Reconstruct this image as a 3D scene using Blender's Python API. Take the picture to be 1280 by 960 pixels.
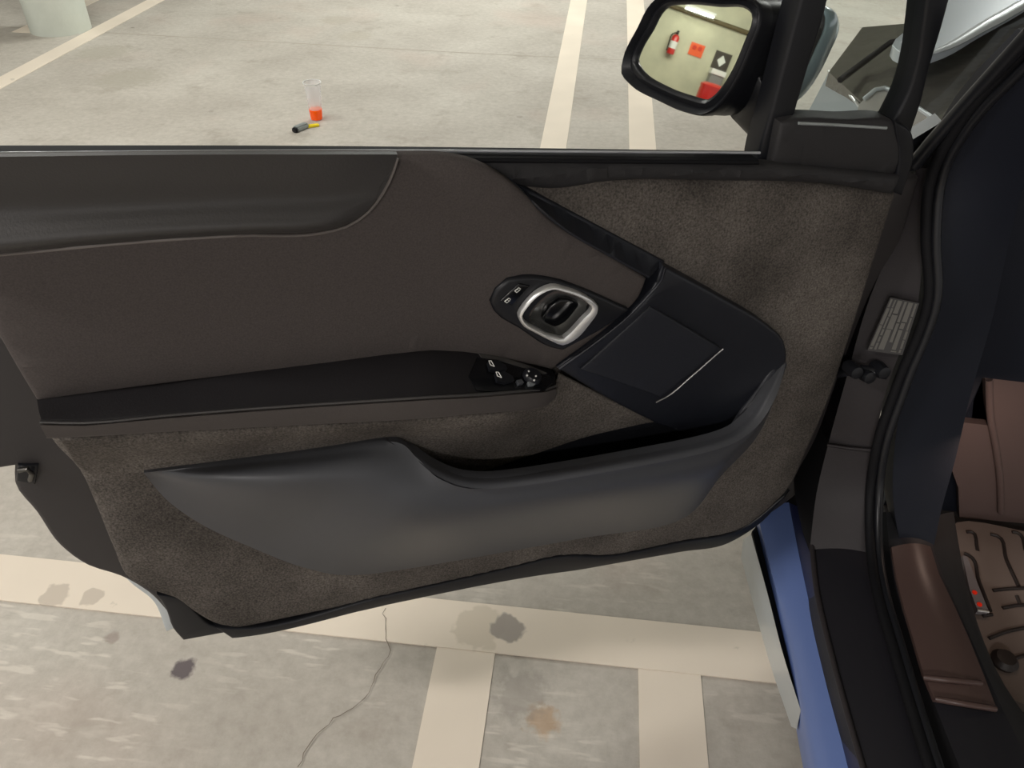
import bpy, bmesh, math, random
import numpy as np
from mathutils import Vector, Matrix
random.seed(4)

# ---------------------------------------------------------------- clear
for o in list(bpy.data.objects):
    bpy.data.objects.remove(o, do_unlink=True)
scn = bpy.context.scene
COL = scn.collection

# ---------------------------------------------------------------- camera
CAMZ = 1.30
RX = (0.9940296, 0.08149781, -0.07254832)      # world X / Y / Z axes seen from the camera (right, down, forward)
RY = (0.10750151, -0.61774421, 0.77899648)
RZ = (0.01867021, -0.78214461, -0.62281717)
ROT = np.array([RX, RY, RZ])
FPX = 1000.0
CAMPOS = np.array([0.0, 0.0, CAMZ])
cam_data = bpy.data.cameras.new('camera')
cam = bpy.data.objects.new('camera', cam_data)
COL.objects.link(cam)
right, down, fwd = ROT[:, 0], ROT[:, 1], ROT[:, 2]
m = Matrix(((right[0], -down[0], -fwd[0], 0), (right[1], -down[1], -fwd[1], 0),
            (right[2], -down[2], -fwd[2], CAMZ), (0, 0, 0, 1)))
cam.matrix_world = m
cam_data.sensor_fit = 'HORIZONTAL'
cam_data.sensor_width = 36.0
cam_data.lens = 36.0 * FPX / 1280.0
cam_data.clip_start = 0.02
cam_data.clip_end = 200
scn.camera = cam

# ---------------------------------------------------------------- world, lights, exposure
world = bpy.data.worlds.new('garage_air')
scn.world = world
world.use_nodes = True
bg = world.node_tree.nodes['Background']
bg.inputs[0].default_value = (1.0, 0.97, 0.96, 1)
bg.inputs[1].default_value = 0.86

vs = scn.view_settings
vs.view_transform = 'Standard'
vs.look = 'None'
vs.exposure = 0.0
vs.gamma = 1.0
vs.use_curve_mapping = False

CEIL = 2.9
def area(name, loc, sx, sy, power, col, rot=(0, 0, 0)):
    d = bpy.data.lights.new(name, 'AREA'); d.shape = 'RECTANGLE'
    d.size = sx; d.size_y = sy; d.energy = power; d.color = col
    o = bpy.data.objects.new(name, d); COL.objects.link(o)
    o.location = loc; o.rotation_euler = rot
    return o
TUBES = [(-2.4, -0.5, 0), (-0.9, 5.9, 0), (2.6, 5.6, 0), (-7.5, 2.5, 0), (-0.3, -3.2, 0), (-2.2, 2.9, 0)]  # unseen ceiling lamps, placed for light; the last is added to brighten the floor
POW = [74, 88, 80, 60, 85, 40]
for i, (x, y, a) in enumerate(TUBES):
    area('tube_light', (x, y, CEIL - 0.20), 1.25, 0.16, POW[i], ((1.0, 0.95, 0.92), (0.98, 1.0, 0.95), (0.98, 1.0, 0.95), (0.98, 1.0, 0.95), (1.0, 0.94, 0.91), (1.0, 0.98, 0.94))[i], (0, 0, a))

# ---------------------------------------------------------------- small math helpers
def ray(px, py):
    return ROT @ np.array([(px - 640) / FPX, (py - 480) / FPX, 1.0])
ANG = math.radians(66)                    # the door stands open at about 66 degrees
P0 = np.array([0.3336, 0.9345, 0.0])      # foot of the hinge line
DU = np.array([math.sin(ANG), math.cos(ANG), 0.0])
DN = np.array([DU[1], -DU[0], 0.0])       # towards the cabin
ZV = np.array([0, 0, 1.0])
def D(px, py, w=0.0):                     # door coordinates: along, height, depth
    r = ray(px, py)
    t = (DN @ (P0 - CAMPOS) + w) / (DN @ r)
    q = CAMPOS + t * r
    return np.array([(q - P0) @ DU, q[2], w])
def onplane(px, py, p, n):
    r = ray(px, py); n = np.array(n, float); p = np.array(p, float)
    return CAMPOS + r * (n @ (p - CAMPOS)) / (n @ r)
def G(px, py, z=0.0):
    return onplane(px, py, (0, 0, z), (0, 0, 1))
def PY(px, py, y):
    return onplane(px, py, (0, y, 0), (0, 1, 0))
def PX(px, py, x):
    return onplane(px, py, (x, 0, 0), (1, 0, 0))
def dw(p):                                # door coordinates to world
    return P0 + DU * p[0] + ZV * p[1] + DN * p[2]
def wd(q):
    q = np.array(q) - P0
    return np.array([q @ DU, q[2], q @ DN])
def nrm(v):
    v = np.array(v, float); return v / np.linalg.norm(v)

# ---------------------------------------------------------------- materials
MATS = {}
def lin(c):
    return tuple((x / 12.92 if x <= 0.04045 else ((x + 0.055) / 1.055) ** 2.4) for x in [v / 255 for v in c])
def mat(name, rgb, rough=0.5, metal=0.0, spec=0.5, noise=None, bump=None, coat=0.0, emit=None, weave=None, vary=None):
    if name in MATS:
        return MATS[name]
    M = bpy.data.materials.new(name); M.use_nodes = True
    nt = M.node_tree; b = nt.nodes['Principled BSDF']
    c = lin(rgb)
    b.inputs['Base Color'].default_value = (*c, 1)
    b.inputs['Roughness'].default_value = rough
    b.inputs['Metallic'].default_value = metal
    b.inputs['Specular IOR Level'].default_value = spec
    if coat:
        b.inputs['Coat Weight'].default_value = coat
        b.inputs['Coat Roughness'].default_value = 0.05
    if emit:
        b.inputs['Emission Color'].default_value = (*lin(emit[0]), 1)
        b.inputs['Emission Strength'].default_value = emit[1]
    tc = nt.nodes.new('ShaderNodeTexCoord')
    if noise:                              # (scale, detail, rgb2, contrast)
        n = nt.nodes.new('ShaderNodeTexNoise'); n.inputs['Scale'].default_value = noise[0]; n.inputs['Detail'].default_value = noise[1]
        nt.links.new(tc.outputs['Object'], n.inputs['Vector'])
        r = nt.nodes.new('ShaderNodeValToRGB')
        k = noise[3]
        r.color_ramp.elements[0].position = 0.5 - k; r.color_ramp.elements[0].color = (*c, 1)
        r.color_ramp.elements[1].position = 0.5 + k; r.color_ramp.elements[1].color = (*lin(noise[2]), 1)
        nt.links.new(n.outputs['Fac'], r.inputs['Fac'])
        last = r.outputs['Color']
        if vary:                           # broad brushed patches
            nv = nt.nodes.new('ShaderNodeTexNoise'); nv.inputs['Scale'].default_value = vary[0]; nv.inputs['Detail'].default_value = 3
            nt.links.new(tc.outputs['Object'], nv.inputs['Vector'])
            mr = nt.nodes.new('ShaderNodeMapRange'); mr.inputs[1].default_value = 0.3; mr.inputs[2].default_value = 0.7; mr.inputs[3].default_value = 1 - vary[1]; mr.inputs[4].default_value = 1 + vary[1]
            nt.links.new(nv.outputs['Fac'], mr.inputs['Value'])
            mx = nt.nodes.new('ShaderNodeVectorMath'); mx.operation = 'SCALE'
            nt.links.new(last, mx.inputs[0]); nt.links.new(mr.outputs[0], mx.inputs['Scale']); last = mx.outputs[0]
        nt.links.new(last, b.inputs['Base Color'])
    if bump:                               # (scale, strength, distance)
        n2 = nt.nodes.new('ShaderNodeTexNoise'); n2.inputs['Scale'].default_value = bump[0]; n2.inputs['Detail'].default_value = 3
        nt.links.new(tc.outputs['Object'], n2.inputs['Vector'])
        bp = nt.nodes.new('ShaderNodeBump'); bp.inputs['Strength'].default_value = bump[1]; bp.inputs['Distance'].default_value = bump[2]
        nt.links.new(n2.outputs['Fac'], bp.inputs['Height'])
        nt.links.new(bp.outputs['Normal'], b.inputs['Normal'])
    if weave:
        wv = nt.nodes.new('ShaderNodeTexChecker'); wv.inputs['Scale'].default_value = weave
        nt.links.new(tc.outputs['Object'], wv.inputs['Vector'])
        bp = nt.nodes.new('ShaderNodeBump'); bp.inputs['Strength'].default_value = 0.25; bp.inputs['Distance'].default_value = 0.0004
        nt.links.new(wv.outputs['Fac'], bp.inputs['Height'])
        nt.links.new(bp.outputs['Normal'], b.inputs['Normal'])
    MATS[name] = M
    return M

FELT = mat('speckled_felt', (62, 58, 55), 0.95, spec=0.1, noise=(420, 4, (111, 105, 99), 0.24), vary=(9, 0.35), bump=(500, 0.5, 0.002))
FELT_TOP = FELT
FABRIC = mat('brown_grey_fabric', (74, 69, 67), 0.9, spec=0.15, noise=(600, 2, (83, 77, 75), 0.2), weave=700)
LEATHER = mat('black_leather', (62, 60, 59), 0.5, spec=0.4, bump=(500, 0.25, 0.001))
ARMTOP = mat('armrest_leather', (28, 26, 28), 0.55, spec=0.35, bump=(500, 0.2, 0.001))
PLASTIC = mat('charcoal_plastic', (66, 67, 71), 0.44, spec=0.55, bump=(900, 0.12, 0.0006))
RAILPL = mat('dark_grained_plastic', (44, 43, 44), 0.6, spec=0.35, bump=(700, 0.3, 0.001))
ACCENT = mat('navy_black_trim', (29, 31, 38), 0.42, spec=0.45, bump=(900, 0.15, 0.0005))
INSET = mat('navy_black_inset', (33, 35, 42), 0.5, spec=0.4, bump=(500, 0.3, 0.001))
EDGE = mat('edge_glint_grey', (150, 148, 146), 0.32, metal=0.5)  # bright grey for the painted highlight along the inset panel
GLOSSBLK = mat('gloss_black', (14, 15, 18), 0.18, spec=0.5)
SATBLK = mat('satin_black', (24, 25, 29), 0.38, spec=0.4)
RUBBER = mat('black_rubber', (16, 16, 19), 0.65, spec=0.2)
SHELL = mat('grey_door_shell', (54, 51, 51), 0.55, spec=0.4)
CHROME = mat('satin_chrome', (236, 236, 234), 0.3, metal=0.75)
BOWLM = mat('pearl_black_bowl', (128, 128, 126), 0.25, metal=0.7)
SILVER = mat('silver_car_paint', (196, 204, 208), 0.3, metal=0.25, coat=0.6)
SILVERMAT = mat('silver_grey_panel', (170, 170, 165), 0.4, metal=0.1)
BLUE = mat('blue_car_paint', (104, 126, 182), 0.4, metal=0.1, coat=0.2)
BLUEDARK = mat('dark_blue_paint', (22, 28, 66), 0.4)
PIANO = mat('gloss_dark_bonnet', (84, 82, 76), 0.22, spec=0.8, coat=0.6, bump=(9, 0.35, 0.02))
GREYPL = mat('grey_jamb_plastic', (44, 40, 42), 0.55, spec=0.35, bump=(500, 0.2, 0.001))
SILLBLK = mat('black_sill_plastic', (30, 29, 34), 0.5, spec=0.35, bump=(800, 0.2, 0.0006))
BROWNPL = mat('brown_grey_plastic', (100, 85, 82), 0.42, spec=0.35, bump=(600, 0.15, 0.0006))
DASH = mat('dark_dash_plastic', (18, 22, 33), 0.6, spec=0.3, bump=(500, 0.2, 0.001))
MATRUB = mat('brown_rubber_mat', (112, 100, 94), 0.6, spec=0.3, bump=(600, 0.2, 0.0008))
GROOVE = mat('dark_mat_ridge', (38, 30, 27), 0.55)
WHITEPR = mat('white_print', (225, 225, 220), 0.5)
GREYPR = mat('grey_print', (92, 90, 85), 0.6)
DARKLBL = mat('dark_label_film', (46, 44, 44), 0.4)
MIRROR = mat('mirror_silver', (245, 247, 240), 0.015, metal=1.0)
WHITEWALL = mat('white_painted_concrete', (212, 216, 206), 0.8, noise=(5, 4, (192, 197, 186), 0.25), bump=(60, 0.2, 0.004))
RED = mat('red_enamel', (190, 30, 22), 0.3, coat=0.4)
ORANGE = mat('orange_sign', (232, 92, 40), 0.5)
CLEAR = None

def mixglass(name, tint, gl, rough=0.03):
    M = bpy.data.materials.new(name); M.use_nodes = True
    nt = M.node_tree; nt.nodes.clear()
    out = nt.nodes.new('ShaderNodeOutputMaterial')
    t = nt.nodes.new('ShaderNodeBsdfTransparent'); t.inputs[0].default_value = (*tint, 1)
    g = nt.nodes.new('ShaderNodeBsdfGlossy'); g.inputs['Roughness'].default_value = rough
    x = nt.nodes.new('ShaderNodeMixShader'); x.inputs[0].default_value = gl
    nt.links.new(t.outputs[0], x.inputs[1]); nt.links.new(g.outputs[0], x.inputs[2]); nt.links.new(x.outputs[0], out.inputs[0])
    MATS[name] = M
    return M
GLASS = mixglass('window_glass', (0.93, 0.95, 0.94), 0.05)

# ---------------------------------------------------------------- object helpers
WPOS = {}
def put(name, me, material, parent=None, origin=None):
    co = np.zeros(len(me.vertices) * 3); me.vertices.foreach_get('co', co); co = co.reshape(-1, 3)
    if origin is None:
        origin = (co.min(0) + co.max(0)) / 2; origin[2] = co[:, 2].min()
    co -= origin
    me.vertices.foreach_set('co', co.ravel()); me.update()
    if material: me.materials.append(material)
    o = bpy.data.objects.new(name, me); COL.objects.link(o)
    base = WPOS.get(parent.name, np.zeros(3)) if parent else np.zeros(3)
    o.location = origin - base
    if parent: o.parent = parent
    WPOS[o.name] = np.array(origin, float)
    return o
def empty(name, loc):
    o = bpy.data.objects.new(name, None); COL.objects.link(o); o.location = loc
    o.empty_display_size = 0.1
    WPOS[o.name] = np.array(loc, float); return o
def tag(o, label=None, cat=None, group=None, kind=None):
    if label: o['label'] = label
    if cat: o['category'] = cat
    if group: o['group'] = group
    if kind: o['kind'] = kind
    return o
def finish(bm, name, material, parent=None, angle=35, origin=None):
    bmesh.ops.remove_doubles(bm, verts=bm.verts, dist=1e-6)
    bmesh.ops.recalc_face_normals(bm, faces=bm.faces)
    me = bpy.data.meshes.new(name); bm.to_mesh(me); bm.free()
    for p in me.polygons: p.use_smooth = True
    me.set_sharp_from_angle(angle=math.radians(angle))
    return put(name, me, material, parent, origin)
def mesh(name, verts, faces, material, parent=None, angle=35, origin=None):
    bm = bmesh.new()
    vs_ = [bm.verts.new(tuple(v)) for v in verts]
    for f in faces:
        try: bm.faces.new([vs_[i] for i in f])
        except ValueError: pass
    return finish(bm, name, material, parent, angle, origin)
def loft(name, rows, material, parent=None, closed=True, caps=True, angle=40, loop=False, origin=None):
    n = len(rows[0]); vv = [p for r in rows for p in r]; ff = []
    R_ = len(rows)
    for i in range(R_ if loop else R_ - 1):
        a, b = i * n, ((i + 1) % R_) * n
        for j in range(n if closed else n - 1):
            k = (j + 1) % n
            ff.append((a + j, a + k, b + k, b + j))
    if caps and closed and not loop:
        ff.append(tuple(range(n))); ff.append(tuple((R_ - 1) * n + j for j in range(n)))
    return mesh(name, vv, ff, material, parent, angle, origin)
def tube(name, path, rad, material, parent=None, n=8, loop=False, flat=1.0, nrmdir=None, origin=None):
    path = [np.array(p, float) for p in path]; rows = []
    for i, p in enumerate(path):
        a = path[(i - 1) % len(path)] if (loop or i > 0) else p
        b = path[(i + 1) % len(path)] if (loop or i < len(path) - 1) else p
        t = nrm(b - a)
        h = np.array(nrmdir if nrmdir is not None else (0.13, 0.2, 0.97))
        s = nrm(np.cross(t, h)); q = nrm(np.cross(s, t))
        r = rad[i] if hasattr(rad, '__len__') else rad
        rows.append([p + s * math.cos(2 * math.pi * k / n) * r + q * math.sin(2 * math.pi * k / n) * r * flat for k in range(n)])
    return loft(name, rows, material, parent, True, not loop, 60, loop, origin)
def spl(pts, closed=True, step=0.012, corners=None):
    P = [np.array(p, float) for p in pts]; n = len(P); corners = corners or [False] * n
    out = []
    for i in range(n if closed else n - 1):
        a, b = P[i], P[(i + 1) % n]
        pa = P[(i - 1) % n] if (closed or i > 0) else a
        pb = P[(i + 2) % n] if (closed or i < n - 2) else b
        L = np.linalg.norm(b - a)
        def tang(p, c, q):
            l1, l2 = np.linalg.norm(c - p) + 1e-9, np.linalg.norm(q - c) + 1e-9
            return ((c - p) / l1 * l2 + (q - c) / l2 * l1) / (l1 + l2)
        ta = (b - a) / (L + 1e-9) if corners[i] or (not closed and i == 0) else tang(pa, a, b)
        tb = (b - a) / (L + 1e-9) if corners[(i + 1) % n] or (not closed and i == n - 2) else tang(a, b, pb)
        k = max(1, min(24, int(round(L / step))))
        straight = corners[i] and corners[(i + 1) % n]
        if straight: k = max(1, k // 2)
        for j in range(k):
            t = j / k
            h00 = 2 * t**3 - 3 * t**2 + 1; h10 = t**3 - 2 * t**2 + t; h01 = -2 * t**3 + 3 * t**2; h11 = t**3 - t**2
            out.append(h00 * a + h10 * L * ta + h01 * b + h11 * L * tb)
    if not closed: out.append(P[-1])
    return out
def parse(px, w):
    pts, cor = [], []
    for p in px:
        p = list(p); c = False
        if p and p[-1] == 'c': c = True; p = p[:-1]
        ww = p[2] if len(p) > 2 else w
        pts.append(D(p[0], p[1], ww)); cor.append(c)
    return pts, cor
def inset(P, r):
    n = len(P); A = sum(P[i][0] * P[(i + 1) % n][1] - P[(i + 1) % n][0] * P[i][1] for i in range(n))
    sg = 1 if A > 0 else -1; out = []
    for i in range(n):
        a, b, c = P[i - 1][:2], P[i][:2], P[(i + 1) % n][:2]
        t1 = nrm(b - a + 1e-12); t2 = nrm(c - b + 1e-12)
        n1 = np.array([-t1[1], t1[0]]) * sg; n2 = np.array([-t2[1], t2[0]]) * sg
        mm = n1 + n2; l = np.linalg.norm(mm)
        if l < 0.3: mm = n1; k = 1.0
        else: mm = mm / l; k = min(1.6, 1 / max(0.4, mm @ n1))
        q = P[i].copy(); q[:2] = b + mm * r * k; out.append(q)
    return out
def panel(name, px, w, material, parent, back=None, thick=None, r=0.004, bulge=0.0, L=0.03, grid=0.025,
          holes=(), step=0.012, seg=3, angle=38, profile=None, conv=dw, pts=None):
    """solid relief panel on the door: outline, rounded rim, pillowed face"""
    if pts is None:
        P, cor = parse(px, w)
    else:
        P, cor = pts
    P = spl(P, True, step, cor)
    n = len(P)
    rings = []
    backw = [(p[2] - thick) if thick is not None else back for p in P]
    rings.append([np.array([p[0], p[1], backw[i]]) for i, p in enumerate(P)])
    for s in range(seg + 1):
        a = math.pi / 2 * s / seg
        Q = inset(P, r * (1 - math.cos(a))) if s else [p.copy() for p in P]
        for q in Q: q[2] -= r * (1 - math.sin(a))
        rings.append(Q)
    bm = bmesh.new()
    V = [[bm.verts.new(tuple(p)) for p in R_] for R_ in rings]
    for k in range(len(V) - 1):
        for i in range(n):
            j = (i + 1) % n
            bm.faces.new((V[k][i], V[k][j], V[k + 1][j], V[k + 1][i]))
    cap = [bm.edges.get((V[-1][i], V[-1][(i + 1) % n])) for i in range(n)]
    bed = [bm.edges.get((V[0][i], V[0][(i + 1) % n])) for i in range(n)]
    hv = []
    for h in holes:
        hp = spl(*([h[0], True, 0.008, h[1]]))
        top = [bm.verts.new(tuple(p)) for p in hp]
        bot = [bm.verts.new((p[0], p[1], p[2] - 0.02)) for p in hp]
        k = len(hp)
        for i in range(k):
            bm.faces.new((top[i], top[(i + 1) % k], bot[(i + 1) % k], bot[i]))
            cap.append(bm.edges.get((top[i], top[(i + 1) % k])))
        hv += hp
    nb = set(bm.faces)
    bmesh.ops.triangle_fill(bm, use_beauty=True, use_dissolve=False, edges=cap, normal=(0, 0, 1))
    capf = [f for f in bm.faces if f not in nb]
    if bulge or profile or pts is not None or any(len(p) > 2 and p[2] != 'c' for p in px):
        bpts = np.array([p for p in rings[-1]] + hv)
        lo, hi = bpts[:, :2].min(0), bpts[:, :2].max(0)
        for ax in (0, 1):
            m_ = int((hi[ax] - lo[ax]) / grid)
            for i in range(1, m_ + 1):
                c = [0, 0, 0]; c[ax] = lo[ax] + (hi[ax] - lo[ax]) * i / (m_ + 1)
                nn = [0, 0, 0]; nn[ax] = 1
                capf = [f for f in capf if f.is_valid]
                ge = set(); gv = set()
                for f in capf:
                    ge.update(f.edges); gv.update(f.verts)
                res = bmesh.ops.bisect_plane(bm, geom=list(gv) + list(ge) + capf, dist=1e-6, plane_co=c, plane_no=nn)
                capf = list({f for f in res['geom'] if isinstance(f, bmesh.types.BMFace)})
        ringset = set(v for R_ in V for v in R_)
        inner = list({v for f in capf if f.is_valid for v in f.verts} - ringset)
        dense = []
        Q = rings[-1]
        for i in range(n):
            for t in (0, 0.5): dense.append(Q[i] * (1 - t) + Q[(i + 1) % n] * t)
        dense = np.array(dense + hv)
        for v in inner:
            d2 = (dense[:, 0] - v.co.x) ** 2 + (dense[:, 1] - v.co.y) ** 2 + 1e-10
            wt = d2 ** -1.25
            ww = (wt * dense[:, 2]).sum() / wt.sum()
            d = math.sqrt(d2.min()); t = min(1, d / L)
            v.co.z = ww + bulge * math.sqrt(max(0, 1 - (1 - t) ** 2))
            if profile: v.co.z += profile(v.co.x, v.co.y, d)
    if not holes:
        bmesh.ops.triangle_fill(bm, use_beauty=True, use_dissolve=False, edges=bed, normal=(0, 0, 1))
    for v in bm.verts:
        v.co = Vector(conv((v.co.x, v.co.y, v.co.z)))
    return finish(bm, name, material, parent, angle)
def railpanel(name, rails, material, parent, thick=0.008, nr=16, amp=None, shape=None, step=0.012, edge=0.004):
    """sheet lofted through pixel rails (x, y, w) running along the door, with rounded thickness"""
    n = len(rails[0])
    cols = []
    for r in rails:
        cols.append([np.array(p, float) for p in r])
    dense = []
    par = np.linspace(0, n - 1, n)
    def catm(A, t):
        i = min(int(t), len(A) - 2); f_ = t - i
        p0 = A[max(i - 1, 0)]; p1 = A[i]; p2 = A[i + 1]; p3 = A[min(i + 2, len(A) - 1)]
        return 0.5 * (2 * p1 + (p2 - p0) * f_ + (2 * p0 - 5 * p1 + 4 * p2 - p3) * f_ ** 2 + (3 * p1 - p0 - 3 * p2 + p3) * f_ ** 3)
    NC = (n - 1) * 7
    rows = []
    for c in range(NC + 1):
        t = (n - 1) * c / NC
        pts = [catm(R_, t) for R_ in cols]
        am = catm([np.array([a]) for a in amp], t)[0] if amp is not None else 0
        sec = []
        for k in range(nr + 1):
            v = k / nr
            q = catm(pts, v * (len(pts) - 1)) if len(pts) > 2 else pts[0] * (1 - v) + pts[1] * v
            w_ = q[2] + (am * shape(v) if shape else 0)
            sec.append(D(q[0], q[1], w_))
        a, b = sec[0], sec[-1]
        rows.append([a - np.array([0, 0, thick]), a - np.array([0, 0, edge])] + [x.copy() for x in sec] + [b - np.array([0, 0, edge]), b - np.array([0, 0, thick])])
    rows = [[dw(p) for p in r] for r in rows]
    return loft(name, rows, material, parent, angle=50)
def dspl(px, w, closed=False, step=0.012):
    P, cor = parse(px, w)
    return spl(P, closed, step, cor)
def box(name, lo, hi, material, parent=None, bev=0.0, origin=None):
    bm = bmesh.new()
    bmesh.ops.create_cube(bm, size=1.0)
    lo = np.array(lo, float); hi = np.array(hi, float)
    for v in bm.verts:
        v.co = Vector((lo + hi) / 2) + Vector(np.array(v.co) * (hi - lo))
    if bev: bmesh.ops.bevel(bm, geom=list(bm.edges), offset=bev, segments=2, affect='EDGES')
    return finish(bm, name, material, parent, 35, origin)
def rev(name, prof, c, material, parent=None, n=32, axis=None, cap=True):
    c = np.array(c, float); ax = nrm(axis if axis is not None else (0, 0, 1))
    s = nrm(np.cross(ax, (0.0, 1.0, 0.01))); q = np.cross(ax, s)
    rows = [[c + ax * h + (s * math.cos(2 * math.pi * k / n) + q * math.sin(2 * math.pi * k / n)) * r for k in range(n)] for r, h in prof]
    return loft(name, rows, material, parent, True, cap, 40)
def solid(name, top, material, parent, off, angle=30, step=0.02, smooth=True):
    """world polygon `top` thickened by vector off"""
    n = len(top); off = np.array(off, float)
    vv = [np.array(p) for p in top] + [np.array(p) + off for p in top]
    ff = [tuple(range(n)), tuple(range(2 * n - 1, n - 1, -1))] + [(i, (i + 1) % n, n + (i + 1) % n, n + i) for i in range(n)]
    return mesh(name, vv, ff, material, parent, angle)

# ================================================================ SETTING
def floor_material():
    M = bpy.data.materials.new('stained_concrete'); M.use_nodes = True
    nt = M.node_tree; b = nt.nodes['Principled BSDF']; N = nt.nodes.new; K = nt.links.new
    b.inputs['Roughness'].default_value = 0.62; b.inputs['Specular IOR Level'].default_value = 0.3
    geo = N('ShaderNodeNewGeometry')
    def noise(sc, det=4, ro=0.55):
        n = N('ShaderNodeTexNoise'); n.inputs['Scale'].default_value = sc; n.inputs['Detail'].default_value = det; n.inputs['Roughness'].default_value = ro
        K(geo.outputs['Position'], n.inputs['Vector']); return n.outputs['Fac']
    def ramp(src, p0, c0, p1, c1):
        r = N('ShaderNodeValToRGB'); e = r.color_ramp.elements
        e[0].position = p0; e[0].color = (*lin(c0), 1); e[1].position = p1; e[1].color = (*lin(c1), 1)
        K(src, r.inputs['Fac']); return r.outputs['Color']
    def mix(fac, a, bb, mode='MIX'):
        x = N('ShaderNodeMix'); x.data_type = 'RGBA'; x.blend_type = mode
        if isinstance(fac, float): x.inputs[0].default_value = fac
        else: K(fac, x.inputs[0])
        for s, i in ((a, 6), (bb, 7)):
            if isinstance(s, tuple): x.inputs[i].default_value = s
            else: K(s, x.inputs[i])
        return x.outputs[2]
    def rampf(src, p0, v0, p1, v1):
        r = N('ShaderNodeMapRange'); K(src, r.inputs['Value']); r.inputs[1].default_value = p0; r.inputs[2].default_value = p1
        r.inputs[3].default_value = v0; r.inputs[4].default_value = v1; r.clamp = True
        return r.outputs[0]
    base = ramp(noise(2.2, 6), 0.3, (178, 171, 161), 0.7, (198, 192, 182))
    fine = ramp(noise(38, 5, 0.7), 0.25, (148, 142, 132), 0.75, (255, 255, 255))
    c = mix(0.35, base, fine, 'MULTIPLY')
    blot = rampf(noise(5.5, 5, 0.65), 0.56, 0.0, 0.72, 0.45)
    c = mix(blot, c, (*lin((140, 130, 118)), 1))
    pink = rampf(noise(1.3, 3), 0.55, 0.0, 0.75, 0.5)
    c = mix(pink, c, (*lin((190, 170, 158)), 1))
    # trowel / tyre scuff strokes in patches
    mp = N('ShaderNodeMapping'); mp.inputs['Rotation'].default_value = (0, 0, 0.9); mp.inputs['Scale'].default_value = (9, 34, 1)
    K(geo.outputs['Position'], mp.inputs['Vector'])
    sn = N('ShaderNodeTexNoise'); sn.inputs['Scale'].default_value = 1.0; sn.inputs['Detail'].default_value = 3
    K(mp.outputs[0], sn.inputs['Vector'])
    stro = rampf(sn.outputs['Fac'], 0.57, 0.0, 0.68, 0.28)
    sx = N('ShaderNodeSeparateXYZ'); K(geo.outputs['Position'], sx.inputs[0])
    near = rampf(sx.outputs['Y'], 0.95, 1.0, 1.15, 0.0)
    patch = rampf(noise(2.6, 2), 0.45, 0.0, 0.55, 1.0)
    def mul(a, bb):
        x = N('ShaderNodeMath'); x.operation = 'MULTIPLY'; K(a, x.inputs[0]); K(bb, x.inputs[1]); return x.outputs[0]
    c = mix(mul(mul(stro, near), patch), c, (*lin((214, 208, 196)), 1))
    mp2 = N('ShaderNodeMapping'); mp2.inputs['Rotation'].default_value = (0, 0, -0.75); mp2.inputs['Scale'].default_value = (12, 60, 1)
    K(geo.outputs['Position'], mp2.inputs['Vector'])
    sn2 = N('ShaderNodeTexNoise'); sn2.inputs['Scale'].default_value = 1.0; sn2.inputs['Detail'].default_value = 2
    K(mp2.outputs[0], sn2.inputs['Vector'])
    c = mix(mul(mul(rampf(sn2.outputs['Fac'], 0.58, 0.0, 0.66, 0.5), near), patch), c, (*lin((216, 209, 197)), 1))
    # discrete dirt spots
    vor = N('ShaderNodeTexVoronoi'); vor.inputs['Scale'].default_value = 4.2; K(geo.outputs['Position'], vor.inputs['Vector'])
    spot = rampf(vor.outputs['Distance'], 0.035, 0.5, 0.075, 0.0)
    c = mix(mul(spot, rampf(noise(30, 4), 0.4, 0.2, 0.6, 1.0)), c, (*lin((92, 84, 76)), 1))
    # blotches at particular places: (x, y, radius, rgb, strength)
    for (x, y, rx, colr, st) in SPOTS:
        vm = N('ShaderNodeVectorMath'); vm.operation = 'DISTANCE'; vm.inputs[1].default_value = (x, y, 0)
        K(geo.outputs['Position'], vm.inputs[0])
        ad = N('ShaderNodeMath'); ad.operation = 'MULTIPLY_ADD'; K(noise(45, 3), ad.inputs[0]); ad.inputs[1].default_value = rx * 1.6
        K(vm.outputs['Value'], ad.inputs[2])
        f_ = rampf(ad.outputs[0], rx * 1.5, st, rx * 1.95, 0.0)
        c = mix(f_, c, (*lin(colr), 1))
    K(c, b.inputs['Base Color'])
    bp = N('ShaderNodeBump'); bp.inputs['Strength'].default_value = 0.25; bp.inputs['Distance'].default_value = 0.004
    K(noise(70, 4), bp.inputs['Height']); K(bp.outputs['Normal'], b.inputs['Normal'])
    return M
def gxy(px, py): q = G(px, py); return q[0], q[1]
SPOTS = []
for (px, py, rx, colr, st) in [(230, 835, 0.020, (86, 76, 80), 0.9), (140, 797, 0.014, (140, 126, 118), 0.6), (678, 900, 0.03, (176, 140, 100), 0.55),
                               (650, 868, 0.05, (140, 134, 126), 0.5), (280, 180, 0.06, (140, 134, 122), 0.4), (160, 98, 0.16, (158, 152, 138), 0.5),
                               (130, 65, 0.14, (160, 154, 140), 0.5), (445, 45, 0.1, (165, 157, 142), 0.4), (420, 25, 0.1, (160, 150, 135), 0.4)]:
    x, y = gxy(px, py); SPOTS.append((x, y, rx, colr, st))
FLOOR = floor_material()
fl = mesh('floor', [(-22, -9, 0), (16, -9, 0), (16, 30, 0), (-22, 30, 0), (-22, -9, -0.2), (16, -9, -0.2), (16, 30, -0.2), (-22, 30, -0.2)],
          [(0, 1, 2, 3), (4, 7, 6, 5), (0, 4, 5, 1), (1, 5, 6, 2), (2, 6, 7, 3), (3, 7, 4, 0)], FLOOR, origin=np.zeros(3))
tag(fl, 'stained concrete parking garage floor', 'floor', kind='structure')

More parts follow.
